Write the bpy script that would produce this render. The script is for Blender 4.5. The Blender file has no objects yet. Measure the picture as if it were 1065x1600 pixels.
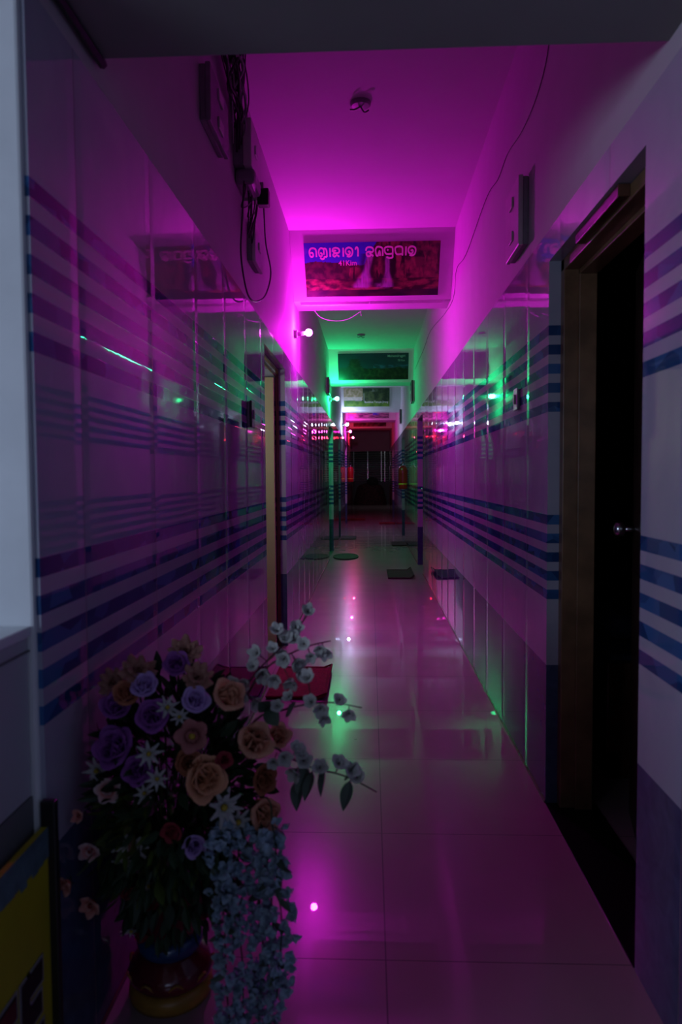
import bpy, bmesh, math, random
from mathutils import Vector, Matrix, noise
import numpy as np
S = bpy.context.scene
COL = S.collection
PI = math.pi

# ---------------------------------------------------------------- camera
FPX, YAW, PITCH, ROLL = 1121.0, 0.0412, 0.0496, -0.007
cd = bpy.data.cameras.new('camera')
cd.sensor_fit = 'VERTICAL'
cd.sensor_height = 24.0 * 1.5
cd.sensor_width = 24.0
cd.lens = FPX / 1600 * cd.sensor_height
cd.clip_start = 0.02
cd.dof.use_dof = True
cd.dof.focus_distance = 6.2
cd.dof.aperture_fstop = 3.8
cam = bpy.data.objects.new('camera', cd); COL.objects.link(cam)
_F = Vector((-math.sin(YAW)*math.cos(PITCH), math.cos(YAW)*math.cos(PITCH), -math.sin(PITCH)))
_R = Vector((math.cos(YAW), math.sin(YAW), 0)); _U = _R.cross(_F)
_R2 = _R*math.cos(ROLL) + _U*math.sin(ROLL); _U2 = _U*math.cos(ROLL) - _R*math.sin(ROLL)
cam.matrix_world = Matrix(((_R2.x, _U2.x, -_F.x, 0), (_R2.y, _U2.y, -_F.y, 0), (_R2.z, _U2.z, -_F.z, 1.3), (0, 0, 0, 1)))
S.camera = cam

# ---------------------------------------------------------------- light of the place
w = bpy.data.worlds.new('world'); S.world = w; w.use_nodes = True
w.node_tree.nodes['Background'].inputs[0].default_value = (0.35, 0.5, 0.8, 1)
w.node_tree.nodes['Background'].inputs[1].default_value = 0.03
LOBBY_POWER = 46.0
la = bpy.data.lights.new('lobby_window_daylight', 'AREA'); la.shape = 'RECTANGLE'; la.size = 1.8; la.size_y = 0.9
la.energy = LOBBY_POWER; la.color = (0.56, 0.70, 1.0)
lo = bpy.data.objects.new('lobby_window_daylight', la); COL.objects.link(lo)
lo.location = (-3.3, -1.5, 1.75); lo.rotation_euler = (math.radians(84), 0, math.radians(-48))
def area(name, loc, rot, size, power, col):
    l = bpy.data.lights.new(name, 'AREA'); l.size = size; l.energy = power; l.color = col
    o = bpy.data.objects.new(name, l); COL.objects.link(o); o.location = loc; o.rotation_euler = [math.radians(a) for a in rot]; return o
area('lobby_back_fill', (0.25, -3.7, 1.35), (90, 0, 3), 1.3, 6.0, (0.50, 0.62, 1.0))  # added fill behind the camera, puts bluish light on the near left tiles
area('side_room_lamp', (-1.35, 4.45, 1.75), (90, 0, 0), 0.35, 3.2, (0.92, 1.0, 0.95))
area('far_room_lamp', (0.9, 29.5, 3.0), (35, 0, 15), 0.5, 3.0, (0.9, 0.9, 1.0))
BULB = 700.0
BULBS = [  # colour, y, strength
    ((1.0, 0.012, 0.93), 6.20, 2.65), ((0.018, 1.0, 0.30), 11.45, 1.35), ((0.55, 0.62, 1.0), 16.45, 1.2),
    ((1.0, 0.02, 0.62), 19.0, 0.8), ((1.0, 0.015, 0.06), 22.0, 0.40)]
S.view_settings.view_transform = 'Standard'; S.view_settings.look = 'None'
S.view_settings.gamma = 1; S.view_settings.exposure = 0.0; S.view_settings.use_curve_mapping = False
cy = S.cycles
cy.max_bounces = 8; cy.diffuse_bounces = 4; cy.glossy_bounces = 5; cy.sample_clamp_indirect = 3.0
cy.caustics_reflective = False; cy.caustics_refractive = False; cy.use_denoising = True

# ---------------------------------------------------------------- materials
def new_mat(name):
    m = bpy.data.materials.new(name); m.use_nodes = True
    return m, m.node_tree.nodes, m.node_tree.links, m.node_tree.nodes['Principled BSDF']
def mat(name, col, rough=0.6, metal=0.0, var=0.12, scale=30.0, bump=0.0, coat=0.0, spec=0.5):
    m, N, L, B = new_mat(name)
    B.inputs['Roughness'].default_value = rough; B.inputs['Metallic'].default_value = metal
    B.inputs['Coat Weight'].default_value = coat; B.inputs['Specular IOR Level'].default_value = spec
    t = N.new('ShaderNodeTexCoord'); n = N.new('ShaderNodeTexNoise'); n.inputs['Scale'].default_value = scale
    n.inputs['Detail'].default_value = 4
    r = N.new('ShaderNodeValToRGB')
    r.color_ramp.elements[0].position = 0.3; r.color_ramp.elements[1].position = 0.7
    r.color_ramp.elements[0].color = [c*(1-var) for c in col] + [1]
    r.color_ramp.elements[1].color = [min(1, c*(1+var)) for c in col] + [1]
    L.new(t.outputs['Object'], n.inputs['Vector']); L.new(n.outputs['Fac'], r.inputs['Fac'])
    L.new(r.outputs['Color'], B.inputs['Base Color'])
    if bump:
        b = N.new('ShaderNodeBump'); b.inputs['Strength'].default_value = bump; b.inputs['Distance'].default_value = 0.004
        L.new(n.outputs['Fac'], b.inputs['Height']); L.new(b.outputs['Normal'], B.inputs['Normal'])
    return m
class NG:
    def __init__(s, m): s.N = m.node_tree.nodes; s.L = m.node_tree.links
    def val(s, x, sock):
        if isinstance(x, (int, float)): sock.default_value = x
        else: s.L.new(x, sock)
    def m(s, op, a, b=0.0, c=0.0):
        n = s.N.new('ShaderNodeMath'); n.operation = op
        s.val(a, n.inputs[0]); s.val(b, n.inputs[1]); s.val(c, n.inputs[2]); return n.outputs[0]
    def mix(s, f, a, b):
        n = s.N.new('ShaderNodeMix'); n.data_type = 'RGBA'
        s.val(f, n.inputs[0])
        for x, k in ((a, 6), (b, 7)):
            if isinstance(x, tuple): n.inputs[k].default_value = x
            else: s.L.new(x, n.inputs[k])
        return n.outputs[2]
    def xyz(s):
        g = s.N.new('ShaderNodeNewGeometry'); q = s.N.new('ShaderNodeSeparateXYZ'); s.L.new(g.outputs['Position'], q.inputs[0])
        return g, q.outputs[0], q.outputs[1], q.outputs[2]
    def comb(s, x, y, z):
        n = s.N.new('ShaderNodeCombineXYZ')
        for i, v in enumerate((x, y, z)): s.val(v, n.inputs[i])
        return n.outputs[0]
    def noise(s, vec, scale, detail=3, dist=0.0):
        n = s.N.new('ShaderNodeTexNoise'); s.L.new(vec, n.inputs['Vector']); n.inputs['Scale'].default_value = scale
        n.inputs['Detail'].default_value = detail; n.inputs['Distortion'].default_value = dist; return n.outputs['Fac']

TS = 0.535   # tile width along the corridor
def wall_tile():
    m, N, L, B = new_mat('glazed_striped_wall_tile'); g = NG(m)
    G, X, Y, Z = g.xyz()
    def band(z0):
        t = g.m('DIVIDE', g.m('SUBTRACT', Z, z0), 0.073)
        inb = g.m('MULTIPLY', g.m('GREATER_THAN', t, 0.0), g.m('LESS_THAN', t, 4.6))
        return g.m('MULTIPLY', inb, g.m('LESS_THAN', g.m('FRACT', t), 0.52))
    st = g.m('ADD', band(0.815), band(1.543))
    base = g.m('LESS_THAN', Z, 0.555)
    ty = g.m('DIVIDE', g.m('ADD', Y, 0.02), TS)
    tz = g.m('DIVIDE', Z, 0.2775)
    iy = g.m('FLOOR', ty); iz = g.m('FLOOR', tz)
    pos = G.outputs['Position']
    cloud = g.noise(pos, 3.2, 5, 1.5)
    cloud2 = g.noise(pos, 11.0, 4, 2.0)
    vo = N.new('ShaderNodeTexVoronoi'); vo.inputs['Scale'].default_value = 9.0; L.new(g.comb(g.m('MULTIPLY', X, 1.5), Y, g.m('MULTIPLY', Z, 1.6)), vo.inputs['Vector'])
    vc = N.new('ShaderNodeSeparateColor'); L.new(vo.outputs['Color'], vc.inputs[0])
    white = g.mix(cloud, (0.36, 0.37, 0.47, 1), (0.52, 0.51, 0.57, 1))
    blue = g.mix(vc.outputs[0], (0.012, 0.05, 0.16, 1), (0.05, 0.16, 0.38, 1))
    dark = g.mix(cloud2, (0.035, 0.05, 0.11, 1), (0.10, 0.14, 0.25, 1))
    c = g.mix(base, white, dark); c = g.mix(st, c, blue)
    # joints
    fy = g.m('ABSOLUTE', g.m('SUBTRACT', g.m('FRACT', ty), 0.5))
    sideface = g.m('GREATER_THAN', g.m('ABSOLUTE', gx(g, G)), 0.5)
    jy = g.m('MULTIPLY', g.m('GREATER_THAN', fy, 0.4965), sideface)
    c = g.mix(jy, c, (0.16, 0.15, 0.17, 1))
    L.new(c, B.inputs['Base Color'])
    B.inputs['Roughness'].default_value = 0.045
    B.inputs['Specular IOR Level'].default_value = 0.32
    L.new(g.m('ADD', 0.035, g.m('MULTIPLY', jy, 0.4)), B.inputs['Roughness'])
    # every tile sits at a minutely different angle and has cushioned edges
    wn = N.new('ShaderNodeTexWhiteNoise'); wn.noise_dimensions = '3D'; L.new(g.comb(iy, iz, g.m('SIGN', X)), wn.inputs['Vector'])
    v1 = N.new('ShaderNodeVectorMath'); v1.operation = 'SUBTRACT'; L.new(wn.outputs['Color'], v1.inputs[0]); v1.inputs[1].default_value = (.5, .5, .5)
    v2 = N.new('ShaderNodeVectorMath'); v2.operation = 'SCALE'; L.new(v1.outputs[0], v2.inputs[0]); v2.inputs['Scale'].default_value = 0.013
    edge = g.m('MINIMUM', g.m('MULTIPLY', g.m('SUBTRACT', 0.5, fy), 14.0), 1.0)
    h = g.m('ADD', g.m('MULTIPLY', edge, 0.9), g.m('MULTIPLY', st, 0.12))
    h = g.m('ADD', h, g.m('MULTIPLY', g.noise(pos, 3.0, 1), 0.06))
    b = N.new('ShaderNodeBump'); b.inputs['Strength'].default_value = 0.5; b.inputs['Distance'].default_value = 0.0026
    L.new(h, b.inputs['Height'])
    v3 = N.new('ShaderNodeVectorMath'); v3.operation = 'ADD'; L.new(b.outputs['Normal'], v3.inputs[0]); L.new(v2.outputs[0], v3.inputs[1])
    v4 = N.new('ShaderNodeVectorMath'); v4.operation = 'NORMALIZE'; L.new(v3.outputs[0], v4.inputs[0])
    L.new(v4.outputs[0], B.inputs['Normal'])
    return m
def gx(g, G):
    q = g.N.new('ShaderNodeSeparateXYZ'); g.L.new(G.outputs['True Normal'], q.inputs[0]); return q.outputs[0]
def floor_tile():
    m, N, L, B = new_mat('polished_vitrified_floor_tile'); g = NG(m)
    G, X, Y, Z = g.xyz()
    fx = g.m('ABSOLUTE', g.m('SUBTRACT', g.m('FRACT', g.m('DIVIDE', g.m('SUBTRACT', X, 0.035), 0.687)), 0.5))
    fy = g.m('ABSOLUTE', g.m('SUBTRACT', g.m('FRACT', g.m('DIVIDE', g.m('SUBTRACT', Y, 1.87), 0.687)), 0.5))
    j = g.m('GREATER_THAN', g.m('MAXIMUM', fx, fy), 0.4975)
    pos = G.outputs['Position']
    c = g.mix(g.noise(pos, 2.5, 5, 1.0), (0.33, 0.24, 0.25, 1), (0.41, 0.30, 0.30, 1))
    sp = g.m('GREATER_THAN', g.noise(pos, 9.0, 3), 0.76)
    c = g.mix(sp, c, (0.2, 0.17, 0.16, 1))
    c = g.mix(j, c, (0.10, 0.09, 0.09, 1))
    L.new(c, B.inputs['Base Color'])
    ro = g.m('ADD', 0.20, g.m('MULTIPLY', g.noise(pos, 5.0, 2), 0.06)); L.new(g.m('ADD', ro, g.m('MULTIPLY', j, 0.3)), B.inputs['Roughness'])
    B.inputs['Specular IOR Level'].default_value = 0.09; B.inputs['Coat Weight'].default_value = 0.38; B.inputs['Coat Roughness'].default_value = 0.012
    wn = N.new('ShaderNodeTexWhiteNoise'); wn.noise_dimensions = '2D'
    L.new(g.comb(g.m('FLOOR', g.m('DIVIDE', g.m('SUBTRACT', X, 0.035), 0.687)), g.m('FLOOR', g.m('DIVIDE', g.m('SUBTRACT', Y, 1.87), 0.687)), 0.0), wn.inputs['Vector'])
    v1 = N.new('ShaderNodeVectorMath'); v1.operation = 'SUBTRACT'; L.new(wn.outputs['Color'], v1.inputs[0]); v1.inputs[1].default_value = (.5, .5, .5)
    v2 = N.new('ShaderNodeVectorMath'); v2.operation = 'SCALE'; L.new(v1.outputs[0], v2.inputs[0]); v2.inputs['Scale'].default_value = 0.002
    b = N.new('ShaderNodeBump'); b.inputs['Strength'].default_value = 0.0; b.inputs['Distance'].default_value = 0.001
    L.new(g.noise(pos, 3.0, 1), b.inputs['Height'])
    v3 = N.new('ShaderNodeVectorMath'); v3.operation = 'ADD'; L.new(b.outputs['Normal'], v3.inputs[0]); L.new(v2.outputs[0], v3.inputs[1])
    v4 = N.new('ShaderNodeVectorMath'); v4.operation = 'NORMALIZE'; L.new(v3.outputs[0], v4.inputs[0]); L.new(v4.outputs[0], B.inputs['Normal']); L.new(v4.outputs[0], B.inputs['Coat Normal'])
    return m
def emis(name, col, s):
    m, N, L, B = new_mat(name); B.inputs['Base Color'].default_value = (*col, 1)
    B.inputs['Emission Color'].default_value = (*col, 1); B.inputs['Emission Strength'].default_value = s
    return m
def vcol_mat(name, rough=0.35):
    m, N, L, B = new_mat(name); a = N.new('ShaderNodeVertexColor'); a.layer_name = 'print'
    L.new(a.outputs['Color'], B.inputs['Base Color']); B.inputs['Roughness'].default_value = rough
    return m
M = dict(
    tile=wall_tile(), floor=floor_tile(),
    paint=mat('white_wall_paint', (0.55, 0.54, 0.54), 0.75, var=0.03, scale=6, bump=0.15),
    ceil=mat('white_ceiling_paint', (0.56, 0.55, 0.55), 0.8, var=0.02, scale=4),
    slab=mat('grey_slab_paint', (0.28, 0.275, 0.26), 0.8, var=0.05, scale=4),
    lobbywall=mat('scuffed_white_plaster', (0.80, 0.82, 0.82), 0.7, var=0.06, scale=7, bump=0.3),
    brown=mat('varnished_brown_wood', (0.11, 0.045, 0.028), 0.22, var=0.3, scale=12),
    cream=mat('cream_painted_door', (0.62, 0.54, 0.28), 0.4, var=0.06, scale=5),
    framew=mat('ochre_brown_frame_wood', (0.22, 0.12, 0.06), 0.3, var=0.3, scale=10),
    darkwood=mat('dark_door_wood', (0.035, 0.018, 0.013), 0.35, var=0.3, scale=8),
    granite=mat('black_granite', (0.006, 0.006, 0.007), 0.25, var=0.5, scale=150, spec=0.2),
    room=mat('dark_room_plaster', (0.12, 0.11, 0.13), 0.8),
    plastic=mat('off_white_plastic', (0.55, 0.54, 0.52), 0.4, var=0.05),
    greyplastic=mat('grey_plastic', (0.24, 0.23, 0.25), 0.45, var=0.1),
    black=mat('black_plastic', (0.012, 0.012, 0.013), 0.4),
    cable=mat('dark_cable_sheath', (0.03, 0.025, 0.03), 0.5),
    whitecable=mat('pale_cable_sheath', (0.3, 0.28, 0.3), 0.5),
    chrome=mat('brushed_steel', (0.6, 0.6, 0.62), 0.22, 1.0, var=0.05),
    redmat=mat('dark_red_mat_pile', (0.16, 0.010, 0.014), 0.95, var=0.4, scale=60, bump=0.8),
    brownmat=mat('dark_brown_mat_pile', (0.035, 0.02, 0.016), 0.95, var=0.4, scale=60, bump=0.8),
    greymat=mat('grey_green_mat_pile', (0.07, 0.075, 0.065), 0.95, var=0.4, scale=60, bump=0.8),
    extred=mat('extinguisher_red_enamel', (0.42, 0.012, 0.01), 0.25, var=0.05),
    extyel=mat('yellow_band', (0.7, 0.55, 0.03), 0.4),
    pvase=mat('maroon_glazed_pottery', (0.16, 0.012, 0.02), 0.18, var=0.3, scale=14, coat=0.4),
    vblue=mat('blue_glazed_band', (0.015, 0.07, 0.20), 0.2, var=0.2, scale=14, coat=0.4),
    vgold=mat('dull_gold_paint', (0.42, 0.22, 0.035), 0.35, var=0.2),
    deskwhite=mat('white_laminate', (0.50, 0.51, 0.55), 0.4, var=0.03, scale=5),
    desktop=mat('glossy_white_counter_top', (0.78, 0.82, 0.85), 0.25, var=0.02, scale=5),
    deskgrey=mat('grey_laminate', (0.16, 0.165, 0.17), 0.5, var=0.06, scale=5),
    yellow=mat('yellow_printed_vinyl', (0.46, 0.40, 0.012), 0.5, var=0.12, scale=5),
    bluegrey=mat('grey_blue_printed_vinyl', (0.10, 0.17, 0.20), 0.5, var=0.3, scale=30),
    ink=mat('black_ink', (0.008, 0.007, 0.009), 0.5), inkred=mat('maroon_ink', (0.13, 0.008, 0.02), 0.5),
    inkwhite=mat('white_ink', (0.75, 0.75, 0.78), 0.5), inkgrey=mat('grey_white_ink', (0.30, 0.30, 0.31), 0.5),
    leaf=mat('dark_green_silk_leaf', (0.020, 0.050, 0.018), 0.55, var=0.6, scale=8),
    leaf2=mat('olive_silk_leaf', (0.07, 0.11, 0.012), 0.55, var=0.5, scale=8),
    leaf3=mat('grey_green_silk_leaf', (0.075, 0.11, 0.075), 0.55, var=0.3, scale=10),
    stem=mat('brown_twig', (0.06, 0.03, 0.03), 0.7), gstem=mat('green_wire_stem', (0.03, 0.06, 0.02), 0.6),
    white_p=mat('white_silk_petal', (0.50, 0.49, 0.46), 0.7, var=0.12), centre=mat('yellow_flower_centre', (0.45, 0.33, 0.03), 0.7),
    bluepet=mat('pale_blue_silk_petal', (0.38, 0.50, 0.60), 0.7, var=0.3, scale=18),
    sheet=mat('pale_blue_bed_sheet', (0.14, 0.20, 0.33), 0.8),
    cloth=mat('black_cloth', (0.012, 0.011, 0.013), 0.85), cloth2=mat('maroon_striped_cloth', (0.05, 0.008, 0.014), 0.85, var=0.8, scale=12),
    steelpaint=mat('silver_painted_steel', (0.6, 0.6, 0.6), 0.3, 0.6, var=.05),
    printed=vcol_mat('printed_flex_banner'),
)
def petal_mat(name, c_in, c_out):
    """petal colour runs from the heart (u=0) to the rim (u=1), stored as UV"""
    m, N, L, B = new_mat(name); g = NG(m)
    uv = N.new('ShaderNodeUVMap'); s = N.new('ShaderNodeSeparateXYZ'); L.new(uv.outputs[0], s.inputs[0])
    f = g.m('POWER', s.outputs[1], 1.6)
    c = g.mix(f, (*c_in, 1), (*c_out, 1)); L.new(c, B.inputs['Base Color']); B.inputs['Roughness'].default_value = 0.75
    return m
PM = dict(
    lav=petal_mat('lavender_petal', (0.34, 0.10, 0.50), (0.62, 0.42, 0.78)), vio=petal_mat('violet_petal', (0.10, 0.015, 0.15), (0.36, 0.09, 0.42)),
    dusty=petal_mat('dusty_pink_petal', (0.22, 0.07, 0.05), (0.42, 0.20, 0.15)), coral=petal_mat('coral_petal', (0.45, 0.10, 0.05), (0.60, 0.22, 0.12)),
    apricot=petal_mat('apricot_petal', (0.40, 0.13, 0.04), (0.78, 0.37, 0.20)), peach=petal_mat('peach_petal', (0.60, 0.20, 0.11), (0.80, 0.40, 0.26)),
    pinkd=petal_mat('dull_rose_petal', (0.24, 0.06, 0.06), (0.48, 0.17, 0.16)), rust=petal_mat('rust_petal', (0.22, 0.05, 0.02), (0.40, 0.13, 0.06)),
    berry=petal_mat('berry_red_petal', (0.22, 0.01, 0.02), (0.36, 0.03, 0.05)), pinkw=petal_mat('pink_white_petal', (0.75, 0.08, 0.07), (0.72, 0.55, 0.52)),
    coralw=petal_mat('salmon_petal', (0.75, 0.14, 0.10), (0.60, 0.30, 0.24)),
)

# ---------------------------------------------------------------- helpers
def link(name, bm, m, parent=None, smooth=False, loc=None, bevel=0.0):
    me = bpy.data.meshes.new(name); bm.normal_update(); bm.to_mesh(me); bm.free()
    for p in me.polygons: p.use_smooth = smooth
    for x in (m if isinstance(m, (list, tuple)) else [m]): me.materials.append(x)
    o = bpy.data.objects.new(name, me); COL.objects.link(o)
    if parent is not None: o.parent = parent
    if loc is not None: o.location = loc
    if bevel:
        b = o.modifiers.new('bevel', 'BEVEL'); b.width = bevel; b.segments = 2; b.limit_method = 'ANGLE'
    return o
def box(bm, x0, x1, y0, y1, z0, z1, mi=0):
    v = [bm.verts.new((x, y, z)) for z in (z0, z1) for (x, y) in ((x0, y0), (x1, y0), (x1, y1), (x0, y1))]
    for f in ((0, 3, 2, 1), (4, 5, 6, 7), (0, 1, 5, 4), (1, 2, 6, 5), (2, 3, 7, 6), (3, 0, 4, 7)):
        q = bm.faces.new([v[i] for i in f]); q.material_index = mi
    return v
def B(*boxes):
    bm = bmesh.new()
    for b in boxes: box(bm, *b)
    return bm
def prism(bm, poly, x0, x1):   # polygon in y,z swept along x
    a = [bm.verts.new((x0, y, z)) for y, z in poly]; b = [bm.verts.new((x1, y, z)) for y, z in poly]
    n = len(poly); bm.faces.new(a); bm.faces.new(b[::-1])
    for i in range(n): bm.faces.new((a[i], b[i], b[(i+1) % n], a[(i+1) % n]))
    bmesh.ops.recalc_face_normals(bm, faces=bm.faces)
def lathe(bm, prof, cx=0, cy=0, seg=28, cap=True, mi=0):
    rings = []
    for r, z in prof: rings.append([bm.verts.new((cx+r*math.cos(2*PI*i/seg), cy+r*math.sin(2*PI*i/seg), z)) for i in range(seg)])
    for a, b in zip(rings, rings[1:]):
        for i in range(seg): bm.faces.new((a[i], a[(i+1) % seg], b[(i+1) % seg], b[i])).material_index = mi
    if cap: bm.faces.new(rings[0][::-1]).material_index = mi; bm.faces.new(rings[-1]).material_index = mi
def smoothpath(pts, n=6):
    P = [Vector(p) for p in pts]; out = []
    for i in range(len(P)-1):
        p0 = P[max(i-1, 0)]; p1 = P[i]; p2 = P[i+1]; p3 = P[min(i+2, len(P)-1)]
        for k in range(n):
            t = k/n
            out.append(0.5*((2*p1)+(p2-p0)*t+(2*p0-5*p1+4*p2-p3)*t*t+(3*p1-p0-3*p2+p3)*t**3))
    out.append(P[-1]); return out
def tube(bm, pts, r, seg=6, smooth=6, taper=1.0):
    P = smoothpath(pts, smooth) if smooth else [Vector(p) for p in pts]
    prev = None; rings = []
    for i, p in enumerate(P):
        d = (P[min(i+1, len(P)-1)]-P[max(i-1, 0)]).normalized()
        a = d.orthogonal().normalized() if prev is None else (prev-d*prev.dot(d)).normalized()
        prev = a; b = d.cross(a); rr = r*(1+(taper-1)*i/(len(P)-1))
        rings.append([bm.verts.new(p+rr*(math.cos(2*PI*k/seg)*a+math.sin(2*PI*k/seg)*b)) for k in range(seg)])
    for a, b in zip(rings, rings[1:]):
        for i in range(seg): bm.faces.new((a[i], a[(i+1) % seg], b[(i+1) % seg], b[i]))
    bm.faces.new(rings[0][::-1]); bm.faces.new(rings[-1])
def T(*paths, r=0.004, seg=6, smooth=6):
    bm = bmesh.new()
    for p in paths: tube(bm, p, r, seg, smooth)
    return bm
def empty(name, loc, label=None, cat=None, group=None, kind=None, rotz=0):
    o = bpy.data.objects.new(name, None); COL.objects.link(o); o.location = loc; o.rotation_euler = (0, 0, rotz)
    o.empty_display_size = 0.05
    return tag(o, label, cat, group, kind)
def tag(o, label=None, cat=None, group=None, kind=None):
    for k, v in (('label', label), ('category', cat), ('group', group), ('kind', kind)):
        if v: o[k] = v
    return o
def st(o): o['kind'] = 'structure'; return o
def rebase(bm, loc):
    bmesh.ops.translate(bm, verts=bm.verts, vec=-Vector(loc)); return bm

# ---------------------------------------------------------------- the building
XL, XR, ZT, ZC, ZS = -0.643, 0.686, 2.235, 3.29, 2.297
YE = 26.0
LD = [(4.40, 5.45), (11.14, 12.45), (14.5, 15.45), (18.3, 19.7)]
RD = [(1.85, 2.815), (9.45, 10.5), (14.4, 15.7), (20.8, 22.5)]
st(link('floor', B((-4.0, 1.6, -4.0, 36, -0.1, 0.0)), M['floor']))
st(link('ceiling', B((-1.4, 1.4, 1.735, 36, ZC, ZC+0.15)), M['ceil']))
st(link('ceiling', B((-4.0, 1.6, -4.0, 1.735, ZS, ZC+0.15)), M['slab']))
def side(name, xf, xo, doors, y0):
    root = None
    lo, hi = min(xf, xo), max(xf, xo)
    segs = []; y = y0
    for a, b in doors: segs.append((y, a)); y = b
    segs.append((y, YE))
    DH = 2.115
    bm = bmesh.new()
    for a, b in segs: box(bm, lo, hi, a, b, 0, ZT)
    for a, b in doors: box(bm, lo, hi, a, b, DH, ZT)
    w = st(link(name, bm, M['tile']))
    s = 0.006 if xf > 0 else -0.006
    lo2, hi2 = min(xf+s, xo), max(xf+s, xo)
    st(link('painted_upper_wall', B((lo2, hi2, y0, YE, ZT, ZC)), M['paint'], w))
    return w
side('wall_left', XL, XL-0.17, LD, 1.363)
side('wall_right', XR, XR+0.17, RD, -4.0)
# the facing wall of the lobby, left of the corridor mouth
bm = B((-4.0, -0.652, 1.352, 1.60, 0, ZS)); st(link('wall_lobby', bm, M['lobbywall'], bevel=0.006))
st(link('wall_lobby_left', B((-4.15, -4.0, -4.0, 1.6, 0, ZS)), M['lobbywall']))
# beams
BM = [(5.88, 6.22, 6.56), (11.34, 11.62, 12.10), (16.2, 16.5, 17.1), (19.0, 19.3, 20.2), (22.3, 22.6, 23.6)]
for i, (yt, yb, yk) in enumerate(BM):
    bm = bmesh.new(); prism(bm, [(yt, ZC+0.01), (yb, 2.80), (yk, 2.80), (yk, ZC+0.01)], XL-0.004, XR+0.004)
    st(link('trim_%d' % (i+1), bm, M['paint']))
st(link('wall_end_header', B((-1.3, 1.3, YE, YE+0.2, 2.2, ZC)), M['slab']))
st(link('wall_end_left', B((-1.35, -0.643, YE, YE+0.2, 0, 2.2), (-1.35, -1.2, YE+.2, 34.2, 0, ZC)), M['paint']))
st(link('wall_end_right', B((0.686, 1.35, YE, YE+0.2, 0, 2.2), (1.2, 1.35, YE+.2, 34.2, 0, ZC)), M['paint']))
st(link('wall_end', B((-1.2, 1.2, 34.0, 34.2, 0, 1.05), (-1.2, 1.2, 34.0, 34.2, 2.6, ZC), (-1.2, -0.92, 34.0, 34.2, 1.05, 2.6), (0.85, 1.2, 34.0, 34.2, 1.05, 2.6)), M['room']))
# thin brown strip at the foot of both walls
st(link('foot_strip_right', B(*[(XR-0.004, XR, a, b, 0, 0.012) for a, b in ((2.815, 9.45), (10.5, 14.4), (15.7, 20.8))]), M['brown']))
st(link('foot_strip_left', B(*[(XL, XL+0.004, a, b, 0, 0.012) for a, b in ((1.37, 4.4), (5.45, 11.14), (12.45, 14.5))]), M['brown']))
# guest room behind the open right door
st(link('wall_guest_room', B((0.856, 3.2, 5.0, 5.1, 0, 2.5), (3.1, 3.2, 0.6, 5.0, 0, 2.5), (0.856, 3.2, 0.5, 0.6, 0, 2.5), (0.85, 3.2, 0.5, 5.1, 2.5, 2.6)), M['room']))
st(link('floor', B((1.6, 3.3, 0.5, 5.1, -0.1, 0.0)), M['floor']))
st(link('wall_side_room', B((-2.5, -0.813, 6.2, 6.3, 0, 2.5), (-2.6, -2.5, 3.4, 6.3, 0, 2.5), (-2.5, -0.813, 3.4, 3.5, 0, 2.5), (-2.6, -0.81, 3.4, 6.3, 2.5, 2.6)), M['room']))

# doors -----------------------------------------------------------
def knob(bm_parent, loc, axis, length=0.05, r=0.024):
    pass
def door_set(n, sidesign, xw, y0, y1, frame_m, leaf_m, x_in=0.055, fd=0.12, fw=0.045, leaf='closed'):
    s = sidesign
    root = st(empty('door_%d' % n, (xw+s*(x_in+fd/2), (y0+y1)/2, 0)))
    L0 = root.location
    xa, xb = sorted((xw+s*x_in, xw+s*(x_in+fd)))
    xc, xd = sorted((xw+s*(x_in+fd*0.45), xw+s*(x_in+fd)))
    bm = bmesh.new()
    box(bm, xa, xb, y0, y0+fw, 0, 2.115); box(bm, xa, xb, y1-fw, y1, 0, 2.115); box(bm, xa, xb, y0, y1, 2.115-fw, 2.113)
    box(bm, xc, xd, y0+fw, y0+fw+.014, 0, 2.07); box(bm, xc, xd, y1-fw-.014, y1-fw, 0, 2.07); box(bm, xc, xd, y0+fw, y1-fw, 2.05, 2.07)
    link('door_frame', rebase(bm, L0), frame_m, root, bevel=0.003)
    return root
def panel_leaf(width, m, root, loc, rotz, mk):
    bm = bmesh.new(); box(bm, -0.018, 0.018, 0, width, 0.012, 2.045)
    for (a, b) in ((0.12, 0.95), (1.1, 1.92)):
        for sx in (-1, 1):
            x = 0.018*sx; x2 = 0.024*sx
            box(bm, min(x, x2), max(x, x2), 0.12, width-0.12, a, b)
    lf = link('door_leaf', bm, m, root, bevel=0.004); lf.location = Vector(loc)-root.location; lf.rotation_euler = (0, 0, rotz)
    bm = bmesh.new()
    for sx in (-1, 1):
        tube(bm, [(0.018*sx, width-0.07, 1.10), (0.06*sx, width-0.07, 1.10)], 0.010, 10, 0)
        prof = [(0.012, 0.05), (0.026, 0.058), (0.030, 0.072), (0.026, 0.086), (0.012, 0.092)]
        seg = 14; rings = []
        for r, d in prof: rings.append([bm.verts.new((sx*d, width-0.07+r*math.cos(2*PI*i/seg), 1.10+r*math.sin(2*PI*i/seg))) for i in range(seg)])
        for a, b in zip(rings, rings[1:]):
            for i in range(seg): bm.faces.new((a[i], a[(i+1) % seg], b[(i+1) % seg], b[i]))
        bm.faces.new(rings[0]); bm.faces.new(rings[-1])
    link('door_knob', bm, mk, lf, smooth=True)
    return lf
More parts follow.
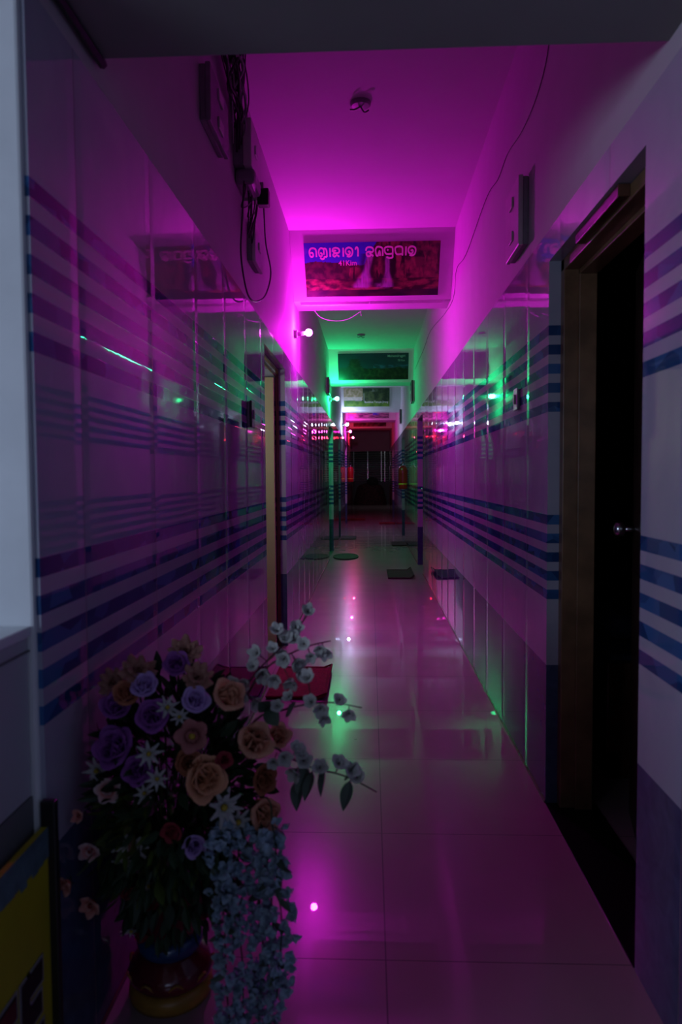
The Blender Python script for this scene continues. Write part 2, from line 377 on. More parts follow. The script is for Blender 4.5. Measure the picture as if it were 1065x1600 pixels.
# near right door: brown frame, leaf standing ajar into the dark room
d = door_set(1, 1, XR, *RD[0], M['framew'], M['darkwood'], x_in=0.045)
panel_leaf(0.84, M['darkwood'], d, (0.80, 1.90, 0), -math.radians(13.5), M['chrome'])
link('threshold', rebase(B((XR-0.001, 0.88, 1.86, 2.81, -0.001, 0.004)), d.location), M['granite'], d)
link('strike_plate', rebase(B((0.79, 0.83, 2.765, 2.771, 1.07, 1.15)), d.location), M['black'], d)
bm = bmesh.new(); box(bm, XR+0.01, XR+0.045, 2.08, 2.50, 2.078, 2.113)
link('head_closer_strip', rebase(bm, d.location), M['brown'], d, bevel=0.003)
# left door standing open: cream leaf against the far jamb
d = door_set(2, -1, XL, *LD[0], M['brown'], M['cream'], x_in=0.045, fd=0.025, fw=0.02)
lf = panel_leaf(0.86, M['cream'], d, (-0.72, 5.40, 0), math.radians(90), M['chrome'])
n = 3
for sgn, xw, lst in ((-1, XL, LD[1:]), (1, XR, RD[1:])):
    for (a, b) in lst:
        d = door_set(n, sgn, xw, a, b, M['brown'], M['darkwood'], x_in=0.085, fd=.08); n += 1
        panel_leaf(b-a-0.1, M['darkwood'], d, (xw+sgn*0.135, a+0.05, 0), 0, M['chrome'])

# ---------------------------------------------------------------- lamps on the left wall
bulb_names = ['magenta', 'green', 'cold white', 'pink', 'red']
bulb_lab = ['glowing magenta bulb on the left wall, just under the first banner beam', 'glowing green bulb on the left wall, just under the second banner beam',
            'glowing cold white bulb on the left wall under the third beam', 'glowing pink bulb on the left wall between the white and the red bulb', 'small glowing red bulb, farthest lamp on the left wall']
for i, (c, y, s) in enumerate(BULBS):
    z = 2.52 if i < 2 else 2.47
    L0 = (XL-0.006, y, z)
    e = empty('wall_bulb', L0, bulb_lab[i], 'lamp', 'coloured bulbs along the left wall')
    r = 0.030
    bm = bmesh.new(); bmesh.ops.create_uvsphere(bm, u_segments=20, v_segments=14, radius=r, matrix=Matrix.Translation((0.127, 0, 0.012)))
    link('bulb_globe', bm, emis('glow_'+bulb_names[i].replace(' ', '_'), c, BULB*s), e, smooth=True)
    bm = bmesh.new(); tube(bm, [(0.03, 0, 0.0), (0.10, 0, 0.009)], 0.016, 12, 0); link('bulb_holder', bm, M['plastic'], e, smooth=True)
    bm = bmesh.new(); tube(bm, [(0.0, 0, 0.0), (0.03, 0, 0.0)], 0.036, 16, 0); link('wall_plate', bm, M['plastic'], e, smooth=False)

# ---------------------------------------------------------------- picture banners on the beams
def nz(x, y, s=0.0): return noise.fractal(Vector((x, y, s)), 1.0, 2.0, 5)
def lerp(a, b, t): t = max(0, min(1, t)); return tuple(a[i]*(1-t)+b[i]*t for i in range(3))
def sm(a, b, x):
    t = max(0, min(1, (x-a)/(b-a))); return t*t*(3-2*t)
def pic_falls(u, v):      # u left-right, v bottom-top, aspect ~2.95
    x = u*2.95
    n1 = nz(x*3, v*3, 1); n2 = nz(x*9, v*9, 2); n3 = nz(x*2.2, v*6, 3)
    hill = 0.66 + 0.05*nz(x*2, 0, 5) - 0.28*abs(u-0.12)*0.6
    rocktop = 0.55 + 0.62*sm(0.40, 0.58, u) + 0.05*nz(x*6, 0.3, 6)
    c = lerp((0.10, 0.20, 0.85), (0.05, 0.12, 0.75), v)
    c = lerp(c, (0.3, 0.4, 0.8), sm(0.2, .5, n1)*0.4)
    if v < hill and u < 0.5:
        c = lerp((0.035, 0.045, 0.015), (0.15, 0.10, 0.04), 0.5+1.2*n2)
    if u > 0.33 and v < rocktop*0.95:
        c = lerp((0.06, 0.025, 0.015), (0.42, 0.17, 0.09), 0.45+0.9*n1+0.7*n2)
        c = lerp(c, (0.02, 0.008, 0.006), sm(0.05, 0.35, nz(x*9, v*2.0, 9)))
        if u > 0.72: c = lerp(c, (0.50, 0.20, 0.12), 0.35*sm(-0.1, .4, n3))
    if v < 0.34: c = lerp((0.05, 0.02, 0.01), (0.42, 0.17, 0.08), 0.40+1.4*nz(x*4, v*10, 4))
    # the two falls
    for cx, w0, top, lean in ((0.455, 0.020, 0.80, 0.10), (0.615, 0.013, 0.74, 0.0)):
        if 0.17 < v < top:
            cu = cx - lean*(0.5-v)**1.0*(-1 if v > 0.5 else -1)*0 + lean*(v-0.45)
            ww = w0*(1.0+1.6*sm(0.5, 0.2, v))
            a = sm(ww*1.9, ww*0.4, abs(u-cu))*(0.65+0.5*nz(x*25, v*4, 7))
            c = lerp(c, (0.62, 0.60, 0.68), a)
            dk = sm(ww*4.5, ww*1.8, abs(u-cu))*(1-sm(ww*1.9, ww*0.8, abs(u-cu)))
            c = lerp(c, (0.015, 0.008, 0.008), dk*0.75)
        a = sm(0.07, 0.01, abs(v-0.20))*sm(0.075, 0.02, abs(u-cx+0.035)); c = lerp(c, (0.55, 0.50, 0.58), a*(0.5+0.8*n2))
    if v < 0.13: c = lerp((0.02, 0.012, 0.02), (0.10, 0.05, 0.04), 0.3+n3)
    return c
def pic_lake(u, v):
    x = u*2.7; n2 = nz(x*8, v*8, 2); n1 = nz(x*2.5, v*2.5, 1)
    c = lerp((0.010, 0.055, 0.11), (0.006, 0.03, 0.06), v+0.3*n1)
    if u > 0.5 and 0.42 < v < 0.6: c = lerp(c, (0.05, 0.13, 0.30), sm(.0, .4, nz(x*5, v*14, 3)+.1)*sm(.12, .02, abs(v-.5)))
    if v < 0.44+0.06*nz(x*2, 0, 4): c = lerp((0.006, 0.012, 0.008), (0.07, 0.08, 0.035), 0.25+1.0*n2+0.3*n1*(u < .75))
    t = 0.10-(v-0.40)*0.15
    if 0.05 < v < 0.80 and abs(u-0.235) < (0.11-0.12*max(0, v-0.3))*(0.8+0.5*abs(math.sin(v*34))): c = lerp((0.006, 0.009, 0.006), (0.05, 0.045, 0.025), .3+n2)
    if u < 0.2 and v < 0.5: c = lerp(c, (0.01, 0.018, 0.012), .6)
    return c
def pic_park(u, v):
    x = u*2.4; n2 = nz(x*8, v*8, 2); n1 = nz(x*2.5, v*2.5, 1)
    c = lerp((0.02, 0.05, 0.02), (0.09, 0.15, 0.05), .4+n1+n2*.6)
    if v > .82: c = lerp(c, (.35, .42, .4), .4*sm(.0, .3, n1+.1))
    if u < .42 and v > .35: c = lerp((.30, .28, .12), (.55, .45, .30), .4+1.2*n2)
    if abs(v-.42) < .12 and u < .4: c = lerp(c, (.6, .6, .55), .55)
    if v < .30+.1*(.5-u): c = lerp((.04, .16, .02), (.16, .32, .04), .5+n1)
    if abs(u-.44) < .008 and .3 < v < .75: c = (.5, .55, .5)
    return c
def pic_temple(u, v):
    x = u*2.5; n2 = nz(x*8, v*8, 2); n1 = nz(x*3, v*3, 1)
    c = lerp((.015, .012, .05), (.12, .08, .22), .3+n1)
    if v < .5: c = lerp((.35, .28, .30), (.08, .06, .09), .5+1.5*nz(x*3, v*14, 5))
    if abs(u-.68) < .1 and v > .2: c = lerp(c, (.05, .08, .6), sm(.0, .3, n2+.1))
    if u < .2 and .3 < v < .5: c = (.6, .4, .05)
    return c
def pic_dusk(u, v):
    n1 = nz(u*8, v*3, 1); return lerp((.03, .02, .02), (.22, .12, .10), .3+n1+.3*math.sin(v*20))
def dim(pic, k): return lambda u, v: tuple(c*k for c in pic(u, v))
def banner(x0, x1, z0, z1, beam, pic, nu, nv, label, tilt=0.0):
    yt, yb, _ = BM[beam]
    def yat(z): return yb + (yt-yb)*(z-2.80)/(ZC-2.80)
    e = empty('picture_banner', ((x0+x1)/2, yat(z0)-0.003, z0), label, 'banner', 'picture banners on the beams')
    L0 = e.location
    bm = bmesh.new(); prism(bm, [(yat(z0)-.001, z0), (yat(z0)-.010, z0), (yat(z1)-.010, z1), (yat(z1)-.001, z1)], x0, x1)
    link('backing_sheet', rebase(bm, L0), M['inkwhite'], e)
    bm = bmesh.new(); lay = bm.loops.layers.color.new('print') if False else None
    g = [[bm.verts.new((x0+(x1-x0)*i/nu, 0, 0)) for i in range(nu+1)] for j in range(nv+1)]
    for j in range(nv+1):
        for i in range(nu+1):
            z = z0+(z1-z0)*j/nv; g[j][i].co = Vector((g[j][i].co.x, yat(z)-0.0115, z))-L0
    for j in range(nv):
        for i in range(nu): bm.faces.new((g[j][i], g[j][i+1], g[j+1][i+1], g[j+1][i]))
    o = link('printed_picture', bm, M['printed'], e)
    a = o.data.color_attributes.new('print', 'FLOAT_COLOR', 'POINT')
    k = 0
    for j in range(nv+1):
        for i in range(nu+1): a.data[k].color = (*[max(0.0, c) for c in pic(i/nu, j/nv)], 1); k += 1
    return e, yat
def text_mesh(s, size, shear=0.0):
    c = bpy.data.curves.new('t', 'FONT'); c.body = s; c.size = size; c.offset = size*0.012
    o = bpy.data.objects.new('t', c); COL.objects.link(o)
    bpy.context.view_layer.update()
    me = bpy.data.meshes.new_from_object(o.evaluated_get(bpy.context.evaluated_depsgraph_get()))
    bm = bmesh.new(); bm.from_mesh(me); bpy.data.objects.remove(o); return bm
def picture_of(e): return next((c for c in e.children if c.name.startswith('printed_picture')), e)
def text_on(e, yat, s, x, z, w, h, m=None, name='lettering'):
    bm = text_mesh(s, 1.0)
    xs = [v.co.x for v in bm.verts]; ys = [v.co.y for v in bm.verts]
    ax, bx, ay, by = min(xs), max(xs), min(ys), max(ys)
    for v in bm.verts:
        zz = z+(v.co.y-ay)/(by-ay)*h
        v.co = Vector((x+(v.co.x-ax)/(bx-ax)*w, yat(zz)-0.0130, zz))-e.location
    link(name, bm, m or M['inkwhite'], picture_of(e))
# strokes of the Odia heading, each glyph on a unit cell
GL = {
 'ga': [[(.08,.30),(.05,.62),(.22,.93),(.55,1),(.82,.88),(.90,.6),(.90,0)],[(.08,.30),(.20,.08),(.42,.06),(.52,.25),(.42,.48),(.20,.48),(.08,.30)]],
 'nna': [[(.05,.35),(.05,.70),(.25,.97),(.5,.95),(.62,.75),(.62,.25)],[(.05,.35),(.15,.12),(.35,.12),(.40,.35),(.22,.48)],[(.62,.95),(.85,.9),(.95,.6),(.95,0)],[(.20,-.05),(.35,-.22),(.60,-.18),(.68,.02),(.95,-.02)]],
 'aa': [[(.5,1),(.5,0)]],
 'ha': [[(.05,.55),(.12,.88),(.45,1),(.80,.88),(.88,.60),(.70,.42),(.35,.42),(.20,.55),(.30,.70),(.50,.66)],[(.35,.42),(.10,.22),(.30,.02),(.55,.20),(.85,.0)]],
 'ta': [[(.35,.50),(.55,.60),(.62,.40),(.48,.22),(.22,.25),(.05,.50),(.12,.85),(.48,1),(.85,.85),(.95,.5),(.80,.12),(.5,0),(.2,.06)]],
 'ii': [[(.2,.75),(.4,1),(.7,.85),(.7,0)]],
 'ja': [[(.05,.60),(.15,.92),(.5,1),(.85,.88),(.92,.62),(.78,.45),(.40,.5),(.12,.35),(.20,.05),(.50,.0),(.62,.22),(.48,.38)],[(.62,.22),(.95,.0)]],
 'lla': [[(.05,.45),(.05,.75),(.25,1),(.6,1),(.90,.85),(.95,.5),(.95,.0)],[(.05,.45),(.15,.08),(.35,.05),(.42,.3),(.55,.55),(.62,.3),(.60,.0)]],
 'pra': [[(.05,.45),(.05,.85),(.35,1),(.8,.95),(.92,.75),(.92,0)],[(.05,.45),(.30,.20),(.92,.25)],[(.25,-.10),(.55,-.25),(.90,-.18),(.92,.0)],[(.3,.7),(.45,.6)]],
 'pa': [[(.05,.45),(.05,.85),(.35,1),(.75,.98),(.92,.75),(.92,0)],[(.05,.45),(.30,.15),(.92,.20)]],
}
def ribbon(bm, pts, w):
    P = [Vector((p[0], p[1], 0)) for p in pts]
    P = smoothpath(P, 5) if len(P) > 2 else P
    L = []
    for i, p in enumerate(P):
        d = (P[min(i+1, len(P)-1)]-P[max(i-1, 0)]).normalized(); n = Vector((-d.y, d.x, 0))
        L.append((bm.verts.new(p+n*w/2), bm.verts.new(p-n*w/2)))
    for a, b in zip(L, L[1:]): bm.faces.new((a[0], a[1], b[1], b[0]))
def odia(e, yat, x0, zc, H, slope, seq):
    x = x0; cm = mat('cream_banner_lettering', (0.62, 0.48, 0.46), 0.5)
    for gname, w in seq:
        if gname:
            bm = bmesh.new()
            for k_, s_ in enumerate(GL[gname]):
                q0 = len(bm.verts)
                ribbon(bm, [(px*w*.86, pz*H) for px, pz in s_], 0.0125)
                bm.verts.ensure_lookup_table()
                for v in bm.verts[q0:]:
                    zz = zc+(x-x0)*slope+v.co.y; v.co = Vector((x+v.co.x, yat(zz)-0.0130-0.00025*k_, zz))-e.location
            link('letter', bm, cm, picture_of(e))
        x += w
e, yat = banner(-0.535, 0.578, 2.828, 3.20, 0, dim(pic_falls, .45), 260, 90, 'large banner of a waterfall with a heading, on the nearest beam')
odia(e, yat, -0.495, 3.105, 0.060, 0.0, [('ga', .078), ('nna', .084), ('aa', .028), ('ha', .08), ('aa', .028), ('ta', .074), ('ii', .05), (None, .042), ('ja', .08), ('lla', .074), ('pra', .086), ('pa', .078), ('aa', .028), ('ta', .078)])
text_on(e, yat, '41Kim', -0.255, 3.045, 0.150, 0.036, mat('pinkish_banner_lettering', (0.6, 0.35, 0.4), 0.5))
e, yat = banner(-0.502, 0.610, 2.84, 3.225, 1, dim(pic_lake, .5), 130, 46, 'dark teal banner of a temple above a lake, on the second beam')
text_on(e, yat, 'Mahendragiri', 0.28, 3.155, 0.275, 0.045, M['inkgrey']); text_on(e, yat, '70 Km', 0.44, 3.105, 0.11, 0.028, M['inkgrey'])
e, yat = banner(-0.59, 0.44, 2.88, 3.27, 2, pic_park, 100, 40, 'green banner of a hillside garden, on the third beam')
text_on(e, yat, 'Buddhist Temple Jirang', -0.12, 2.945, 0.53, 0.055, M['inkwhite'])
e, yat = banner(-0.585, 0.50, 2.84, 3.20, 3, pic_temple, 80, 30, 'dark violet banner on the fourth beam, half hidden by the third')
e, yat = banner(-0.52, 0.50, 2.85, 3.18, 4, pic_dusk, 60, 20, 'dim dark red banner on the farthest beam')

# trunking and stray wire at the first beam
tk = empty('cable_trunking', (0.02, 6.26, 2.775), 'pale straight cable trunking along the underside of the nearest beam', 'trunking')
link('trunking_channel', B((-0.61, -0.02, -.022, .022, 0, .024)), M['plastic'], tk, bevel=.002)
link('trunking_channel', B((-0.018, 0.60, -.024, .024, 0, .024)), M['plastic'], tk, bevel=.002)
tag(link('hanging_wire', rebase(T([(-.50, 6.55, 2.80), (-.44, 6.6, 2.745), (-.33, 6.65, 2.725), (-.2, 6.66, 2.74), (-.08, 6.62, 2.80)], [(-.08, 6.62, 2.80), (-.075, 6.62, 2.76)], r=.003), (-.5, 6.55, 2.8)), M['whitecable'], loc=(-.5, 6.55, 2.8)), 'thin slack wire hanging behind the nearest beam', 'wire')
WIRE = [(2.870,2.925),(3.050,2.851),(3.340,2.846),(3.678,2.895),(3.950,2.881),(4.338,2.927),(5.226,2.875),(5.80,2.93),(6.0,2.762),(6.699,2.785),(8.265,2.941),(9.364,2.917),(11.117,2.930)]
WIRE = [(2.75, ZC)] + [(2.80, 3.1)] + WIRE
tag(link('wall_wire', rebase(T([(XR+.003, y, z) for y, z in WIRE], r=.0018), (XR, 2.75, ZC)), M['cable'], loc=(XR, 2.75, ZC)), 'thin dark wire wandering along the upper right wall', 'wire')
# ceiling roses
for y, x, lab in ((3.93, -.043, 'round junction box with wire stubs in the nearest ceiling bay'), (10.2, -.12, 'round ceiling junction box beyond the first beam, under green light')):
    e = empty('ceiling_junction_box', (x, y, ZC), lab, 'junction box', 'ceiling junction boxes')
    bm = bmesh.new(); lathe(bm, [(.056, -.0), (.056, -.012), (.046, -.020), (.02, -.022)], seg=24); link('cover', bm, M['greyplastic'], e)
    link('wire_stub', T([(0, 0, -.02), (.02, .01, -.045), (.045, 0, -.040)], [(0, 0, -.02), (-.03, -.01, -.04), (-.055, .01, -.03)], r=.004), M['cable'], e)

# switchboards, meter and cables on the upper left wall ------------------
def wall_box(name, cat, label, x, sgn, y0, y1, z0, z1, dep, m, group=None, rows=1):
    e = empty(name, (x, (y0+y1)/2, z0), label, cat, group)
    w = (y1-y0)/2; h = z1-z0
    xa, xb = sorted((0, sgn*dep*.55)); link('back_box', B((xa, xb, -w*.96, w*.96, .004, h-.004)), M['greyplastic'], e, bevel=.004)
    xa, xb = sorted((sgn*dep*.55, sgn*dep)); fp = link('face_plate', B((xa, xb, -w, w, 0, h)), m, e, bevel=.004)
    for r in range(rows):
        zz = h*(.5+r)/rows; xa, xb = sorted((sgn*dep, sgn*(dep+.008)))
        link('rocker_switch', B((xa, xb, -w*.25, w*.25, zz-.022, zz+.022)), M['plastic'], fp, bevel=.002)
    return e
U = XL-.006; V = XR+.006
wall_box('switch_board', 'switchboard', 'long grey board high on the left wall, nearest and topmost of the wiring', U, 1, 2.80, 3.15, 2.67, 2.89, .045, M['greyplastic'], rows=2)
wall_box('meter_box', 'meter box', 'deep grey meter box on the left wall among the tangled cables', U, 1, 3.48, 3.74, 2.79, 3.01, .09, M['plastic'])
wall_box('switch_board', 'switchboard', 'pale switchboard on the left wall, lowest below the cables', U, 1, 3.86, 4.12, 2.45, 2.66, .045, M['plastic'])
wall_box('switch_board', 'switchboard', 'pale switchboard high on the right wall before the first beam', V, -1, 3.20, 3.50, 2.30, 2.60, .045, M['plastic'], rows=2)
wall_box('switch_board', 'switchboard', 'narrow dark switchboard on the left wall beside the green bulb', U, 1, 10.6, 10.95, 2.52, 2.76, .05, M['black'])
wall_box('switch_board', 'switchboard', 'narrow dark switchboard on the right wall opposite the green bulb', V, -1, 11.2, 11.6, 2.45, 2.78, .05, M['black'])
wall_box('switch_board', 'switchboard', 'small dark switchboard on the right wall near the third beam', V, -1, 15.7, 16.0, 2.45, 2.75, .05, M['black'])
wall_box('door_bell', 'bell switch', 'small bell switch on the tiled left wall before the cream door', XL, 1, 3.74, 3.84, 1.56, 1.70, .028, M['black'])
wall_box('door_bell', 'bell switch', 'small pale bell switch on the tiled right wall', XR, -1, 3.34, 3.42, 1.60, 1.70, .014, M['plastic'])
ad = empty('power_adapter', (U+.10, 3.80, 2.71), 'black power adapter plugged in below the meter box', 'adapter')
link('adapter_body', B((-.03, .03, -.03, .03, 0, .085)), M['black'], ad, bevel=.006)
link('socket', B((-.10, -.03, -.03, .03, .02, .10)), M['plastic'], ad, bevel=.003)
link('pin', B((-.034, .0, -.012, .012, .085, .12)), M['greyplastic'], ad)
rd = empty('wifi_router', (U+.045, 3.62, 2.72), 'dark rounded router with a drooping cable under the meter box', 'router')
bm = bmesh.new(); box(bm, -.045, .055, -.10, .10, 0, .075); link('router_body', bm, M['greyplastic'], rd, bevel=.02)
link('antenna', T([(.02, .11, .05), (.03, .115, .10), (.035, .12, .16)], r=.005), M['black'], rd)
LOOP = [(4.0,2.80),(4.117,2.90),(4.156,2.815),(4.218,2.656),(4.42,2.545),(4.193,2.356),(3.832,2.229),(3.590,2.199),(3.450,2.261),(3.390,2.363),(3.436,2.511),(3.5,2.72)]
tag(link('cable_loop', rebase(T([(-.60, y, z) for y, z in LOOP], r=.0045), (-.6, 3.5, 2.72)), M['cable'], loc=(-.6, 3.5, 2.72)), 'long dark cable hanging in a loop below the meter box', 'cable')
random.seed(4)
cb = empty('cable_tangle', (U, 3.2, ZC), 'tangled dark cables running from the ceiling to the meter box', 'cables')
for i in range(26):
    y0 = 2.62+random.random()*.35; y1 = 3.35+random.random()*.35; pts = []
    z0 = 3.28; z1 = 2.78+random.random()*.35
    for k in range(6):
        t = k/5; pts.append((.012+.09*math.sin(PI*t)*random.random()+.02*random.random(), y0+(y1-y0)*t**.8-3.2+random.uniform(-.05, .05), z0+(z1-z0)*t+random.uniform(-.04, .04)-ZC))
    link('cable', T(pts, r=random.choice((.0035, .0045, .006))), M['cable'] if i % 4 else M['whitecable'], cb)
for i in range(8):
    y0 = 3.45+random.random()*.3; pts = [(.03, y0-3.2, 2.85-ZC), (.05, y0-3.2-.02, 2.7-ZC), (.04, y0-3.2+random.uniform(-.08, .05), 2.62-ZC-random.random()*.16), (.06, y0-3.15+random.random()*.1, 2.68-ZC), (.05, y0-3.0, 2.84-ZC)]
    link('cable', T(pts, r=.0035), M['cable'], cb)
tag(link('corner_conduit', rebase(T([(XL+.012, 1.0, ZS-.014), (XL+.012, 1.735, ZS-.014)], r=.011, smooth=0), (XL+.012, 1.0, ZS)), M['black'], loc=(XL+.012, 1.0, ZS)), 'dark conduit where the left wall meets the low near ceiling', 'conduit')

# ---------------------------------------------------------------- mats on the floor
def door_mat(label, x0, x1, y0, y1, m, oval=False, curl=0.0, th=.014):
    cx, cy = (x0+x1)/2, (y0+y1)/2; hx, hy = (x1-x0)/2, (y1-y0)/2
    e = empty('door_mat', (cx, cy, 0), label, 'mat', 'door mats along the corridor')
    bm = bmesh.new(); nx, ny = 16, 20
    def P(i, j, top):
        a, b = i/nx*2-1, j/ny*2-1
        if oval: a, b = a*math.sqrt(1-b*b/2), b*math.sqrt(1-a*a/2)
        x, y = a*hx, b*hy
        x += .006*noise.noise(Vector((a*3, b*3, cx))); y += .008*noise.noise(Vector((a*4, b*2, cy)))
        z = (th if top else .001)+.003*noise.noise(Vector((x*9, y*9, 0)))*(1 if top else 0)
        if curl:
            t = max(0, a-.72)/.28; z += curl*t*t
        return (x, y, z)
    g = {}
    for top in (0, 1):
        for j in range(ny+1):
            for i in range(nx+1): g[i, j, top] = bm.verts.new(P(i, j, top))
    for j in range(ny):
        for i in range(nx):
            bm.faces.new((g[i, j, 1], g[i+1, j, 1], g[i+1, j+1, 1], g[i, j+1, 1])); bm.faces.new((g[i, j, 0], g[i, j+1, 0], g[i+1, j+1, 0], g[i+1, j, 0]))
    for i in range(nx):
        bm.faces.new((g[i, 0, 0], g[i+1, 0, 0], g[i+1, 0, 1], g[i, 0, 1])); bm.faces.new((g[i, ny, 0], g[i, ny, 1], g[i+1, ny, 1], g[i+1, ny, 0]))
    for j in range(ny):
        bm.faces.new((g[0, j, 0], g[0, j, 1], g[0, j+1, 1], g[0, j+1, 0])); bm.faces.new((g[nx, j, 0], g[nx, j+1, 0], g[nx, j+1, 1], g[nx, j, 1]))
    link('mat_pile', bm, m, e)
    ring = []
    for k in range(49):
        t = k/48*8; s = int(t) % 8
        a = 2*PI*k/48
        if oval: ring.append((hx*math.cos(a)*.99, hy*math.sin(a)*.99, th+.001))
    if not oval:
        zz = th+.001
        ring = [(-hx, -hy, zz), (0, -hy, zz), (hx*.7, -hy, zz), (hx, -hy, zz+curl), (hx, 0, zz+curl), (hx, hy, zz+curl), (hx*.7, hy, zz), (0, hy, zz), (-hx, hy, zz), (-hx, 0, zz), (-hx, -hy, zz)]
    link('edge_binding', T(ring, r=.006, smooth=0 if not oval else 1), m, e)
door_mat('dark red door mat by the cream door, behind the flowers', -.615, -.265, 4.12, 4.77, M['redmat'], curl=.02)
door_mat('dark brown door mat with a curled edge on the right, nearest on that side', .22, .545, 9.02, 9.82, M['brownmat'], curl=.035)
door_mat('small dark door mat on the right below the fire extinguisher', .40, .665, 13.3, 14.0, M['brownmat'])
door_mat('oval grey door mat by the second door on the left', -.60, -.20, 11.1, 11.9, M['greymat'], oval=True)
door_mat('thin grey door mat on the left under the white lit bay', -.62, -.31, 14.7, 15.4, M['greymat'])
door_mat('dark red door mat far down the corridor on the left', -.62, -.17, 21.1, 21.9, M['redmat'])
door_mat('dark door mat far down the corridor on the right', .24, .66, 19.4, 20.0, M['redmat'])

# ---------------------------------------------------------------- fire extinguishers
def extinguisher(label, x, y, z, sgn):
    e = empty('fire_extinguisher', (x, y, z), label, 'fire extinguisher', 'fire extinguishers hung on the walls')
    bm = bmesh.new(); lathe(bm, [(.05, 0), (.078, .012), (.082, .03), (.082, .34), (.074, .385), (.05, .415), (.026, .43)], seg=28); link('cylinder', bm, M['extred'], e, smooth=True)
    bm = bmesh.new(); lathe(bm, [(.0835, .085), (.0835, .105)], seg=28, cap=False); link('yellow_band', bm, M['extyel'], e)
    bm = bmesh.new(); lathe(bm, [(.0835, .15), (.0835, .30)], seg=28, cap=False); link('label_sleeve', bm, M['extred'], e)
    bm = bmesh.new(); lathe(bm, [(.02, .425), (.02, .47), (.028, .475), (.028, .49)], seg=14); link('valve', bm, M['chrome'], e)
    bm = bmesh.new(); tube(bm, [(0, 0, .485), (0, -.05, .50), (0, -.11, .475)], .009, 8, 4); tube(bm, [(0, 0, .495), (0, -.05, .53), (0, -.12, .54)], .009, 8, 4); link('squeeze_handle', bm, M['black'], e)
    bm = bmesh.new(); tube(bm, [(0, .02, .46), (-.03*sgn, .08, .45), (-.06*sgn, .10, .34), (-.06*sgn, .095, .2), (-.05*sgn, .09, .1)], .010, 8, 6); link('hose', bm, M['black'], e)
    xa, xb = sorted((sgn*.07, sgn*(abs((XR if sgn > 0 else XL)-x)))); link('wall_bracket', B((xa, xb, -.03, .03, .30, .36)), M['black'], e)
extinguisher('red fire extinguisher with yellow band on the right wall in green light', .59, 13.1, 1.06, 1)
extinguisher('distant red fire extinguisher on the left wall in red light', -.55, 19.9, 1.14, -1)

# ---------------------------------------------------------------- end of the corridor
gr = empty('window_grille', (0, 33.95, 1.05), 'steel window grille with horizontal bars at the far end', 'grille')
for x in (-.78, -.12, .52, .68): link('upright', B((x-.022, x+.022, -.02, .02, 0, 1.55)), M['steelpaint'], gr)
for k in range(15): link('bar', T([(-.9, 0, .05+k*.105), (.85, 0, .05+k*.105)], r=.010, smooth=0), M['steelpaint'], gr)
st(link('window_1', B((-.92, .85, 34.08, 34.1, 1.05, 2.6)), M['black']))
hp = empty('draped_heap', (-.02, 32.6, 0), 'dark cloth covered heap with a rounded top below the far grille', 'heap')
bm = bmesh.new(); nn = 48; rings = []
for (h_, w_) in ((0, .72), (.25, .70), (.5, .64), (.75, .58), (.88, .45), (.95, .2)):
    rings.append([bm.verts.new((w_*math.cos(2*PI*i/nn)*(1+.05*math.sin(i*2.3)), .45*w_*math.sin(2*PI*i/nn)*(1+.06*math.sin(i*2.9)), h_+.03*math.sin(i*1.7)*(h_ > 0))) for i in range(nn)])
for a, b in zip(rings, rings[1:]):
    for i in range(nn): bm.faces.new((a[i], a[(i+1) % nn], b[(i+1) % nn], b[i]))
bm.faces.new(rings[-1]); link('draped_cloth', bm, M['cloth2'], hp, smooth=True)
bm = bmesh.new(); bmesh.ops.create_uvsphere(bm, u_segments=24, v_segments=16, radius=.26)
for v in bm.verts: v.co = Vector((v.co.x*1.05+.12, v.co.y*.8, v.co.z*1.0+1.0))*(1+.03*noise.noise(v.co*6))
link('rounded_top', bm, M['cloth'], hp, smooth=True)

# ---------------------------------------------------------------- bed seen through the right door
bd = empty('bed', (1.55, 3.9, 0), 'dark wooden bed with pale blue sheet inside the dark room', 'bed')
link('bed_frame', B((-.55, .75, -.85, -.79, 0, .50), (-.55, .75, -.79, .95, .12, .36), (-.55, -.49, -.85, .95, 0, .12)), M['brown'], bd, bevel=.006)
link('mattress', B((-.52, .72, -.78, .93, .36, .52)), M['sheet'], bd, bevel=.03)
link('pillow', B((-.45, .10, -.55, -.15, .52, .64)), M['sheet'], bd, bevel=.05)

# ---------------------------------------------------------------- reception counter at the left edge
XC = -.665
ds = empty('reception_counter', (-1.3, 1.0, 0), 'white reception counter end against the left wall, above the yellow board', 'counter')
link('counter_top', rebase(B((-2.3, XC+.008, .70, 1.351, .995, 1.015)), ds.location), M['desktop'], ds, bevel=.003)
link('side_panel', rebase(B((-2.28, XC, .72, 1.350, .68, .994)), ds.location), M['deskwhite'], ds, bevel=.003)
link('trim_strip', rebase(B((XC-.001, XC+.004, .72, 1.350, .965, .968)), ds.location), M['deskgrey'], ds)
link('lower_band', rebase(B((-2.27, XC+.002, .73, 1.3495, .60, .679)), ds.location), M['deskgrey'], ds)
link('lower_carcass', rebase(B((-2.26, XC-.02, .74, 1.349, 0, .60)), ds.location), M['deskgrey'], ds)
bo = empty('yellow_board', (-.628, 1.00, 0), 'yellow printed board with large black letters leaning under the counter', 'board')
bm = bmesh.new(); box(bm, -.018, -.006, -.31, .345, .02, .62); link('board_panel', bm, M['yellow'], bo)
bm = bmesh.new(); box(bm, -.0055, -.004, -.31, .345, .585, .62)
for k in range(30):
    y = -.31+k*.0226; h = .02+.02*abs(noise.noise(Vector((k*.9, 0, 0)))); box(bm, -.0055, -.0042, y, y+.0224, .585-h, .586)
link('printed_border', bm, M['bluegrey'], bo)
link('black_edge', B((-.02, .010, .345, .362, 0, .67)), M['black'], bo, bevel=.003)
